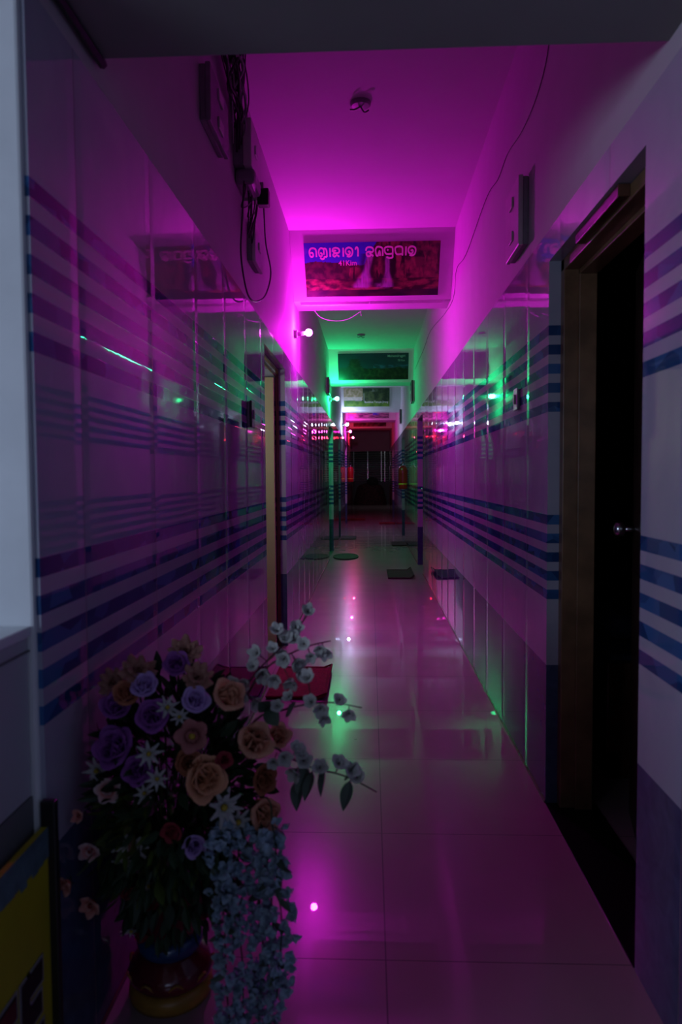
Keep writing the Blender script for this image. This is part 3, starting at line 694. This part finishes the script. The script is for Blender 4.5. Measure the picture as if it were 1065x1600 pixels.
# letters G and E, black with maroon upper bar and pale outline, on the plane x = const (reads away from the camera)
def letter(rects, m, off, grow):
    bm = bmesh.new()
    for (y0, y1, z0, z1) in rects:
        box(bm, off-.0012, off, y0-grow, y1+grow, z0-grow, z1+grow)
    return bm
# E spans y .20-.30 ; G spans y .07-.175 (board-local)
E_ = [(.222, .250, .215, .385), (.250, .303, .343, .385), (.250, .297, .285, .325), (.250, .303, .215, .262)]
G_ = [(.085, .118, .215, .385), (.118, .203, .343, .385), (.118, .203, .215, .25), (.168, .203, .25, .325), (.145, .168, .29, .325)]
link('letter_outline', letter(E_+G_, None, -.0040, .006), M['inkgrey'], bo)
link('letter_g', letter(G_, None, -.0028, 0), M['ink'], bo); link('letter_e', letter(E_, None, -.0028, 0), M['ink'], bo)
link('letter_bar', letter([(.085, .198, .346, .382)], None, -.0015, 0), M['inkred'], bo)

# ---------------------------------------------------------------- vase of artificial flowers
VX, VY = -0.512, 1.745
vs = empty('flower_vase', (VX, VY, 0), 'maroon glazed pottery vase with blue band and gold foot, holding artificial flowers', 'vase')
bm = bmesh.new(); lathe(bm, [(.100, 0), (.104, .012), (.103, .03), (.094, .042)], seg=40); link('gold_foot', bm, M['vgold'], vs, smooth=True)
bm = bmesh.new(); lathe(bm, [(.090, .040), (.102, .054), (.105, .070), (.096, .090), (.072, .108), (.068, .114)], seg=40); link('lower_bulge', bm, M['pvase'], vs, smooth=True)
bm = bmesh.new(); lathe(bm, [(.066, .112), (.078, .120), (.082, .136), (.078, .152), (.070, .158)], seg=40); link('blue_band', bm, M['vblue'], vs, smooth=True)
bm = bmesh.new(); lathe(bm, [(.068, .156), (.096, .190), (.118, .250), (.126, .310), (.116, .355), (.104, .385), (.112, .400), (.116, .408), (.106, .408), (.098, .390), (.1, .34), (.06, .24)], seg=44); link('bowl', bm, M['pvase'], vs, smooth=True)
for k in range(9):
    a = k*.7; link('petal_relief', T([(.1*math.cos(a), .1*math.sin(a), .062), (.108*math.cos(a+.2), .108*math.sin(a+.2), .080), (.1*math.cos(a+.4), .1*math.sin(a+.4), .062)], r=.003), M['vgold'], vs)
MOUTH = Vector((VX, VY, .37))

def petal(bm, uvl, mtx, L_, W_, cup, curl, seed, nu=5, nv=6, tip=0.0, frill=0.0, broad=False):
    """one cupped petal grown along +z from its base, bending outward (+x)"""
    rr = random.Random(seed); ph = rr.random()*6; g = []
    for j in range(nv+1):
        t = j/nv; row = []
        wd = W_*(math.sin(PI*(.10+.66*t)) if broad else (math.sin(PI*min(1, (t*.80+.10)))**.6)*(1-tip*t*t))
        for i in range(nu+1):
            s = i/nu*2-1
            y = s*wd/2; x = cup*(t**1.5)*L_*.5 + curl*L_*max(0, t-.62)**1.6*1.6 - (1-s*s)*0 
            x -= -abs(s)**2*wd*-.28
            z = L_*t*(1-(.34 if broad else .18)*s*s*t) - curl*L_*.35*max(0, t-.6)
            x += frill*L_*math.sin(s*7+ph)*t*t
            row.append((bm.verts.new(mtx @ Vector((x, y, z))), t))
        g.append(row)
    for j in range(nv):
        for i in range(nu):
            f = bm.faces.new((g[j][i][0], g[j][i+1][0], g[j+1][i+1][0], g[j+1][i][0])); f.smooth = True
            tt = (g[j][i][1], g[j][i+1][1], g[j+1][i+1][1], g[j+1][i][1])
            for lp, t in zip(f.loops, tt): lp[uvl].uv = (.5, t)
def frame(dirv, roll=0.0):
    z = Vector(dirv).normalized(); x = z.orthogonal().normalized(); x = Matrix.Rotation(roll, 3, z) @ x
    y = z.cross(x); return Matrix((x, y, z)).transposed().to_4x4()
def flower_head(kind, r, seed):
    bm = bmesh.new(); uvl = bm.loops.layers.uv.new('UVMap'); rr = random.Random(seed)
    if kind == 'rose': rings = [(3, .10, 1.15, .85, -.35, 0), (3, .24, 1.15, 1.2, -.2, .05), (4, .42, 1.08, 1.5, .0, .18), (5, .62, .98, 1.7, .30, .45), (5, .78, .80, 1.75, .8, .8)]
    elif kind == 'bud': rings = [(3, .10, 1.5, .9, -.3, 0), (3, .24, 1.5, 1.25, -.15, .05), (4, .42, 1.4, 1.5, .05, .22), (4, .60, 1.15, 1.6, .45, .7)]
    elif kind == 'open': rings = [(4, .10, .8, .9, .3, .3), (5, .2, 1.0, 1.2, 1.1, .5)]
    elif kind == 'daisy': rings = [(8, .10, .95, .42, 1.6, .6), (7, .08, .8, .38, 1.0, .4)]
    elif kind == 'carn': rings = [(6, .10, .9, .8, .2, .2), (8, .2, .95, .85, .8, .6), (9, .3, .95, .9, 1.5, .9)]
    elif kind == 'cherry': rings = [(5, .08, 1.0, 1.15, 1.0, .3), (4, .06, .8, .8, .4, .2)]
    for n_, rad, L_, W_, cup, curl in rings:
        a0 = rr.random()*6
        for k in range(n_):
            a = a0+2*PI*k/n_+rr.uniform(-.12, .12)
            mt = Matrix.Rotation(a, 4, 'Z') @ Matrix.Translation((rad*r*.55, 0, 0)) @ Matrix.Rotation(rr.uniform(-.08, .12)+.10*cup, 4, 'Y')
            petal(bm, uvl, mt, r*L_*rr.uniform(.92, 1.08), r*W_*rr.uniform(.92, 1.08), cup, curl, rr.random(), tip=.15 if kind != 'daisy' else .3, broad=kind in ('rose', 'bud', 'carn', 'cherry', 'open'), frill=.05 if kind == 'carn' else .015)
    bmesh.ops.translate(bm, verts=bm.verts, vec=(0, 0, -r*.45))
    return bm
def leaf_bm(bm, base, dirv, L_, W_, droop=.3, roll=0.0, nv=7):
    mt = Matrix.Translation(Vector(base)) @ frame(dirv, roll); g = []
    for j in range(nv+1):
        t = j/nv; wd = W_*math.sin(PI*t**.8)**.85 if 0 < t < 1 else .0008
        row = [bm.verts.new(mt @ Vector((-droop*L_*t*t - .15*wd*(1-abs(s)), s*wd/2, L_*t))) for s in (-1, -.5, 0, .5, 1)]
        g.append(row)
    for j in range(nv):
        for i in range(4): bm.faces.new((g[j][i], g[j][i+1], g[j+1][i+1], g[j+1][i])).smooth = True
def stem_path(p, dirv):
    p = Vector(p); d = Vector(dirv).normalized(); a = p-d*.03
    m1 = MOUTH+Vector(((p.x-MOUTH.x)*.10, (p.y-MOUTH.y)*.10, .0)); m0 = MOUTH+Vector(((p.x-MOUTH.x)*.05, (p.y-MOUTH.y)*.05, -.10))
    mid = (a+m1)/2+Vector(((a.x-m1.x)*.12, (a.y-m1.y)*.12, .05 if p.z > .45 else .10))
    return [a, mid, m1, m0]
random.seed(11)
def flower(name, cat, label, kind, colour_m, p, r, group, seed, face=None, cm=None):
    p = Vector(p); e = empty(name, p, label, cat, group)
    d = Vector(face) if face else Vector(((p.x-VX)*1.4+random.uniform(-.12, .2), -1.0*.55+random.uniform(-.15, .1), (p.z-.58)*1.4+random.uniform(-.05, .25)))
    d.normalize(); mt = frame(d, random.random()*6)
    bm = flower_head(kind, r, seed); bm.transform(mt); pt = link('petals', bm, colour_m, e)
    if kind in ('daisy', 'cherry', 'open'):
        bm = bmesh.new(); bmesh.ops.create_icosphere(bm, subdivisions=2, radius=r*.20); bm.transform(mt); link('centre', bm, cm or M['centre'], pt, smooth=True)
    bm = bmesh.new(); mt2 = mt @ Matrix.Translation((0, 0, -r*.5))
    for k in range(5):
        a = k*2*PI/5; v = mt2.to_3x3() @ Vector((math.cos(a), math.sin(a), -.15)); leaf_bm(bm, mt2.translation, v, r*.75, r*.30, .1)
    link('sepals', bm, M['leaf'], e)
    bm = bmesh.new(); tube(bm, [q-p for q in stem_path(p, d)], .0022, 6, 5); link('stem', bm, M['gstem'], e, smooth=True)
    return e
KIND = dict(lav=('rose', 'light lavender'), vio=('rose', 'deep violet'), dusty=('carn', 'dusty pink'), coral=('rose', 'coral'), apricot=('rose', 'apricot orange'), peach=('bud', 'peach'),
            pinkd=('open', 'dull pink'), rust=('rose', 'rust brown'), berry=('rose', 'berry red'), pinkw=('open', 'pink and white'), coralw=('open', 'salmon'))
ROSES = [
 ('lav', (-0.486, 1.5, 0.856), 0.0281, 'light lavender rose, left of the top pair, beside the coral rose'),
 ('vio', (-0.458, 1.461, 0.803), 0.0326, 'deep violet rose with a long dark heart, centre of the upper bouquet'),
 ('lav', (-0.372, 1.481, 0.831), 0.0277, 'light lavender rose below the dusty pink carnations, upper right of the long-hearted violet rose'),
 ('vio', (-0.543, 1.467, 0.733), 0.0406, 'large violet rose with pale rim at the left side of the bouquet'),
 ('vio', (-0.548, 1.497, 0.811), 0.0307, 'dark violet rose just under the coral rose, upper left'),
 ('vio', (-0.485, 1.441, 0.695), 0.0296, 'dark violet rose low in the left half, above the white daisies'),
 ('vio', (-0.424, 1.528, 0.895), 0.0259, 'violet rose at the very top of the bouquet between two dusty pink carnations'),
 ('dusty', (-0.41, 1.554, 0.917), 0.0263, 'dusty pink carnation topmost in the bouquet'),
 ('dusty', (-0.374, 1.513, 0.87), 0.0243, 'dusty pink carnation just below the top violet rose'),
 ('dusty', (-0.508, 1.526, 0.881), 0.0286, 'dusty pink carnation above the light lavender rose, upper left'),
 ('dusty', (-0.568, 1.531, 0.853), 0.0232, 'small dusty pink carnation, leftmost at the top'),
 ('coral', (-0.527, 1.502, 0.838), 0.0281, 'coral rose at the upper left of the bouquet'),
 ('apricot', (-0.345, 1.443, 0.679), 0.0425, 'largest apricot orange rose, front and centre of the bouquet'),
 ('peach', (-0.308, 1.511, 0.826), 0.0377, 'peach rosebud below the white blossom twigs, upper right'),
 ('peach', (-0.254, 1.51, 0.729), 0.0418, 'large peach rosebud at the right side of the bouquet'),
 ('peach', (-0.208, 1.56, 0.725), 0.0278, 'smaller peach rosebud behind the large one, at the right edge'),
 ('pinkd', (-0.371, 1.447, 0.765), 0.0349, 'dull pink open flower just above the apricot rose'),
 ('peach', (-0.24, 1.529, 0.565), 0.0382, 'large peach rosebud at lower right, over the blue garland'),
 ('rust', (-0.376, 1.435, 0.713), 0.0256, 'rust brown rose tucked left of the apricot rose'),
 ('berry', (-0.308, 1.462, 0.709), 0.017, 'small berry red rose at the upper right of the apricot rose'),
 ('pinkw', (-0.561, 1.471, 0.637), 0.0262, 'pink and white open flower at the left side under the large violet rose'),
 ('lav', (-0.379, 1.478, 0.514), 0.0237, 'small light lavender rose low in the centre, lowest lavender one'),
 ('berry', (-0.421, 1.456, 0.556), 0.0195, 'berry red rose low in the centre, left of the lowest lavender rose'),
 ('pinkw', (-0.615, 1.501, 0.488), 0.0241, 'pink and white open flower low at the left edge'),
 ('coralw', (-0.615, 1.379, 0.483), 0.0197, 'salmon flower leftmost in the bouquet, by the yellow board'),
 ('coralw', (-0.615, 1.497, 0.368), 0.0254, 'salmon flower at the lower left edge above the vase'),
 ('berry', (-0.509, 1.567, 0.332), 0.0196, 'small berry red rose low over the vase bowl'),
 ('berry', (-0.512, 1.682, 0.139), 0.0225, 'lowest berry red rose, hanging over the blue band'),
 ('rust', (-0.234, 1.52, 0.643), 0.0285, 'rust brown rose between the two large peach rosebuds'),
 ('berry', (-0.553, 1.559, 0.361), 0.0181, 'small berry red rose lower left beside the salmon flower'),
 ('berry', (-0.386, 1.593, 0.298), 0.0185, 'small berry red rose lower right beside the blue garland'),
 ('coralw', (-0.615, 1.446, 0.593), 0.0155, 'small salmon flower at the left edge, above the pink and white one'),
 ('berry', (-0.551, 1.644, 0.205), 0.0205, 'small berry red rose hanging left over the vase'),
]
DAISY = [
 ((-0.311, 1.469, 0.604), 0.0341, 'large white daisy under the apricot rose'),
 ((-0.287, 1.496, 0.559), 0.0294, 'white daisy beside the blue garland, below the larger daisy'),
 ((-0.518, 1.488, 0.504), 0.0319, 'grey white daisy low in the left half'),
 ((-0.442, 1.432, 0.68), 0.0192, 'small white daisy right of the dark violet rose'),
 ((-0.427, 1.466, 0.819), 0.0209, 'small greenish white blossom in the upper centre'),
 ((-0.59, 1.485, 0.673), 0.0252, 'grey white blossom at the left edge'),
 ((-0.46, 1.438, 0.73), 0.0231, 'pale white blossom between the violet roses'),
 ((-0.543, 1.514, 0.453), 0.023, 'small pale blossom at lower left centre'),
 ((-0.472, 1.44, 0.646), 0.018, 'small white blossom in the centre left'),
 ((-0.576, 1.64, 0.218), 0.0205, 'small pale blossom hanging left over the vase'),
 ((-0.497, 1.534, 0.392), 0.0192, 'small pale blossom hanging in front of the vase'),
 ((-0.4, 1.457, 0.802), 0.0169, 'small greenish blossom above the dull pink flower'),
]
TWIGS = {'A': [(-0.333, 1.55, 0.756), (-0.291, 1.56, 0.818), (-0.251, 1.58, 0.87), (-0.202, 1.6, 0.917), (-0.167, 1.62, 0.956), (-0.135, 1.64, 0.997)], 'A2': [(-0.262, 1.56, 0.84), (-0.228, 1.57, 0.88), (-0.177, 1.57, 0.909), (-0.135, 1.58, 0.924), (-0.091, 1.59, 0.932)], 'B': [(-0.25, 1.52, 0.775), (-0.194, 1.52, 0.796), (-0.138, 1.52, 0.81), (-0.083, 1.52, 0.814), (-0.021, 1.52, 0.803)], 'C': [(-0.22, 1.5, 0.719), (-0.178, 1.5, 0.701), (-0.124, 1.5, 0.678), (-0.069, 1.5, 0.665), (-0.028, 1.5, 0.648), (0.01, 1.5, 0.627)]}
BLOSSOM = {'A': [(-0.144, 1.57, 0.995), (-0.17, 1.57, 0.96), (-0.212, 1.57, 0.955), (-0.191, 1.57, 0.938), (-0.22, 1.57, 0.917), (-0.203, 1.57, 0.902), (-0.256, 1.57, 0.909), (-0.242, 1.57, 0.859), (-0.278, 1.57, 0.844), (-0.286, 1.57, 0.815), (-0.257, 1.57, 0.801), (-0.307, 1.57, 0.844), (-0.177, 1.57, 0.938), (-0.263, 1.57, 0.88)], 'A2': [(-0.192, 1.57, 0.898), (-0.163, 1.57, 0.888), (-0.148, 1.57, 0.931), (-0.113, 1.57, 0.917), (-0.102, 1.57, 0.907), (-0.156, 1.57, 0.866), (-0.178, 1.57, 0.845), (-0.214, 1.57, 0.852), (-0.134, 1.57, 0.902)], 'B': [(-0.177, 1.5, 0.83), (-0.202, 1.5, 0.81), (-0.129, 1.5, 0.82), (-0.109, 1.5, 0.803), (-0.102, 1.5, 0.782), (-0.068, 1.5, 0.824), (-0.048, 1.5, 0.793), (-0.136, 1.5, 0.872)], 'C': [(-0.209, 1.5, 0.694), (-0.16, 1.5, 0.727), (-0.144, 1.5, 0.699), (-0.165, 1.5, 0.671), (-0.151, 1.5, 0.713), (-0.069, 1.5, 0.695), (-0.044, 1.5, 0.679), (-0.031, 1.5, 0.665), (-0.185, 1.5, 0.705), (-0.11, 1.5, 0.685)]}
LEAVES = [(-0.171, 1.5, 0.803), (-0.225, 1.5, 0.809), (-0.11, 1.5, 0.653), (-0.056, 1.5, 0.623), (-0.163, 1.5, 0.622), (-0.049, 1.5, 0.672), (-0.151, 1.5, 0.657), (-0.212, 1.5, 0.789), (-0.138, 1.5, 0.643)]
GARL = [[(-0.319, 1.47, 0.551), (-0.327, 1.47, 0.495), (-0.321, 1.47, 0.425), (-0.315, 1.47, 0.355), (-0.314, 1.47, 0.271), (-0.311, 1.47, 0.186), (-0.305, 1.47, 0.115)], [(-0.284, 1.5, 0.55), (-0.289, 1.5, 0.479), (-0.282, 1.5, 0.394), (-0.287, 1.5, 0.308), (-0.282, 1.5, 0.222), (-0.283, 1.5, 0.135), (-0.281, 1.5, 0.063)], [(-0.254, 1.53, 0.543), (-0.248, 1.53, 0.464), (-0.249, 1.53, 0.377), (-0.243, 1.53, 0.289), (-0.247, 1.53, 0.201), (-0.253, 1.53, 0.113), (-0.254, 1.53, 0.024)], [(-0.21, 1.47, 0.566), (-0.202, 1.47, 0.497), (-0.198, 1.47, 0.428), (-0.192, 1.47, 0.344), (-0.199, 1.47, 0.259), (-0.205, 1.47, 0.189)], [(-0.236, 1.5, 0.537), (-0.223, 1.5, 0.452), (-0.217, 1.5, 0.367), (-0.214, 1.5, 0.281), (-0.219, 1.5, 0.195), (-0.227, 1.5, 0.108)]]
for i, (k, p, r, l) in enumerate(ROSES):
    kd, cn = KIND[k]
    nm = {'rose': 'rose', 'carn': 'carnation', 'bud': 'rosebud', 'open': 'open_flower'}[kd]
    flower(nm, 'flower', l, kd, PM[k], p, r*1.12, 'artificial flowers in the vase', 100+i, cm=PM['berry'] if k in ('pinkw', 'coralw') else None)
for i, (p, r, l) in enumerate(DAISY):
    flower('daisy', 'flower', l, 'daisy', M['white_p'], p, r*1.1, 'white daisies in the vase', 300+i)
TL = {'A': 'tall twig of white blossom rising highest at the right of the bouquet', 'A2': 'twig of white blossom reaching right in front of the red mat, second from the top',
      'B': 'thin twig of white blossom reaching right over the green floor reflection', 'C': 'lowest twig of white blossom with hanging grey green leaves, reaching farthest right'}
for k in ('A', 'A2', 'B', 'C'):
    pts = [Vector(p) for p in TWIGS[k]]
    e = empty('blossom_twig', pts[0], TL[k], 'twig', 'white blossom twigs')
    path = [MOUTH+Vector((.02, 0, -.08)), MOUTH+Vector((.05, -.04, .06)), (MOUTH+pts[0])/2+Vector((.03, -.02, .06))]+pts
    bm = bmesh.new(); tube(bm, [q-pts[0] for q in path], .0032, 6, 5, taper=.4); link('twig', bm, M['stem'], e, smooth=True)
    for i, b in enumerate(BLOSSOM[k]):
        b = Vector(b); q = min(smoothpath(pts, 6), key=lambda s: (s-b).length); b.y = q.y-.012
        d = (b-q).normalized()+Vector((random.uniform(-.6, .6), -.7, random.uniform(-.3, .6)))
        r = random.uniform(.019, .026); bm = flower_head('cherry', r, 500+i); bm.transform(frame(d, i)); bmesh.ops.translate(bm, verts=bm.verts, vec=b-pts[0]); link('blossom', bm, M['white_p'], e)
        bm = bmesh.new(); tube(bm, [q-pts[0], b-pts[0]], .0012, 5, 0); link('stalk', bm, M['stem'], e)
    lv = {'A': [7], 'A2': [], 'B': [0, 1], 'C': [2, 3, 4, 5, 6, 8]}[k]
    for j in lv:
        c = Vector(LEAVES[j]); q = min(smoothpath(pts, 6), key=lambda s: (s-c).length)
        d = (c-q) if (c-q).length > .012 else Vector((.3, -.2, -1)); d = d.normalized()+Vector((random.uniform(-.2, .3), -.3, -.25)); s = c-d.normalized()*.028
        bm = bmesh.new(); leaf_bm(bm, s-pts[0], d, .062, .036, .15, roll=random.random()*1.0+1.1); tube(bm, [q-pts[0], s-pts[0]], .0012, 5, 0); link('leaf', bm, M['leaf3'], e)
GLAB = ['pale blue hanging garland strand, leftmost', 'pale blue hanging garland strand, second from the left', 'pale blue hanging garland strand in the middle, nearly touching the floor', 'pale blue hanging garland strand, rightmost in front', 'pale blue hanging garland strand behind the rightmost one']
random.seed(21)
for i, pts in enumerate(GARL):
    pts = [Vector(p) for p in pts]; sp = smoothpath(pts, 8)
    e = empty('flower_garland', pts[0], GLAB[i], 'garland', 'pale blue garland strands over the vase')
    path = [MOUTH+Vector((.03, -.03, -.06)), MOUTH+Vector((.07, -.06, .10)), pts[0]+Vector((-.03, .04, .045))]+pts
    bm = bmesh.new(); tube(bm, [q-pts[0] for q in path], .0018, 5, 5); link('cord', bm, M['gstem'], e, smooth=True)
    bm = bmesh.new(); uvl = bm.loops.layers.uv.new('UVMap')
    for k in range(len(sp)*2):
        c = sp[k//2]; a = random.random()*6.28; off = Vector((math.cos(a)*random.uniform(.006, .024), -abs(math.sin(a))*random.uniform(.0, .02)+.006, random.uniform(-.012, .012)))
        for m_ in range(3):
            d = off.normalized()+Vector((random.uniform(-.7, .7), random.uniform(-.9, .2), random.uniform(-.6, .5)))
            mt = Matrix.Translation(c+off-pts[0]) @ frame(d, random.random()*6)
            petal(bm, uvl, mt, random.uniform(.015, .021), random.uniform(.016, .022), random.uniform(.1, .9), .4, random.random(), nu=3, nv=4)
    o = link('petals', bm, M['bluepet'], e); o['kind'] = 'stuff'
    bm = bmesh.new()
    for k in range(10):
        c = random.choice(sp); leaf_bm(bm, c-pts[0], (random.uniform(-1, 1), -.3, random.uniform(-.8, .3)), .035, .014, .2, random.random()*6, nv=5)
    link('leaves', bm, M['leaf3'], e)
# dense small foliage filling the bouquet
random.seed(5)
cen = Vector((-.455, 1.60, .60))
def inside(v): return v.x > -.628 and not (v.y > 1.28 and v.x < -.625)
for nm, mm, cnt, lab, seed in (('foliage', M['leaf'], 1250, 'dense dark green leaves filling the bouquet', 5), ('foliage', M['leaf2'], 330, 'olive green leaf sprays low and left in the bouquet', 6)):
    random.seed(seed); bm = bmesh.new(); n_ = 0
    while n_ < cnt:
        u = Vector((random.gauss(0, 1), random.gauss(0, 1), random.gauss(0, 1))).normalized(); rr_ = random.uniform(.35, 1.0)**.6
        low = u.z < 0
        c = cen+Vector((u.x*.205*rr_, u.y*.16*rr_, u.z*(.27 if not low else .36)*rr_))
        if seed == 6:
            c = cen+Vector((-abs(u.x)*.2*rr_ if random.random() < .7 else u.x*.15, u.y*.16*rr_, -abs(u.z)*.34*rr_+.05))
        if not inside(c) or c.z < .2: continue
        if (c-Vector((VX, VY, c.z))).length < .13 and c.z < .41: continue
        d = (c-cen).normalized()+Vector((random.uniform(-.5, .5), random.uniform(-.6, .2), random.uniform(-.4, .4)))
        L_ = random.uniform(.03, .055)
        if not inside(c+d.normalized()*L_): continue
        leaf_bm(bm, c, d, L_, L_*random.uniform(.30, .5), .25, random.random()*6, nv=4); n_ += 1
    for k in range(60):
        a = random.random()*6.28; t = cen+Vector((math.cos(a)*.15, math.sin(a)*.10, random.uniform(-.25, .22)))
        if t.x < -.62: t.x = -.62
        tube(bm, [MOUTH+Vector((math.cos(a)*.03, math.sin(a)*.03, -.05)), MOUTH+Vector((math.cos(a)*.06, math.sin(a)*.06, .08)), t], .0016, 5, 4)
    o = link('foliage', rebase(bm, MOUTH), mm); o.location = MOUTH; tag(o, lab, 'foliage', None, 'stuff')
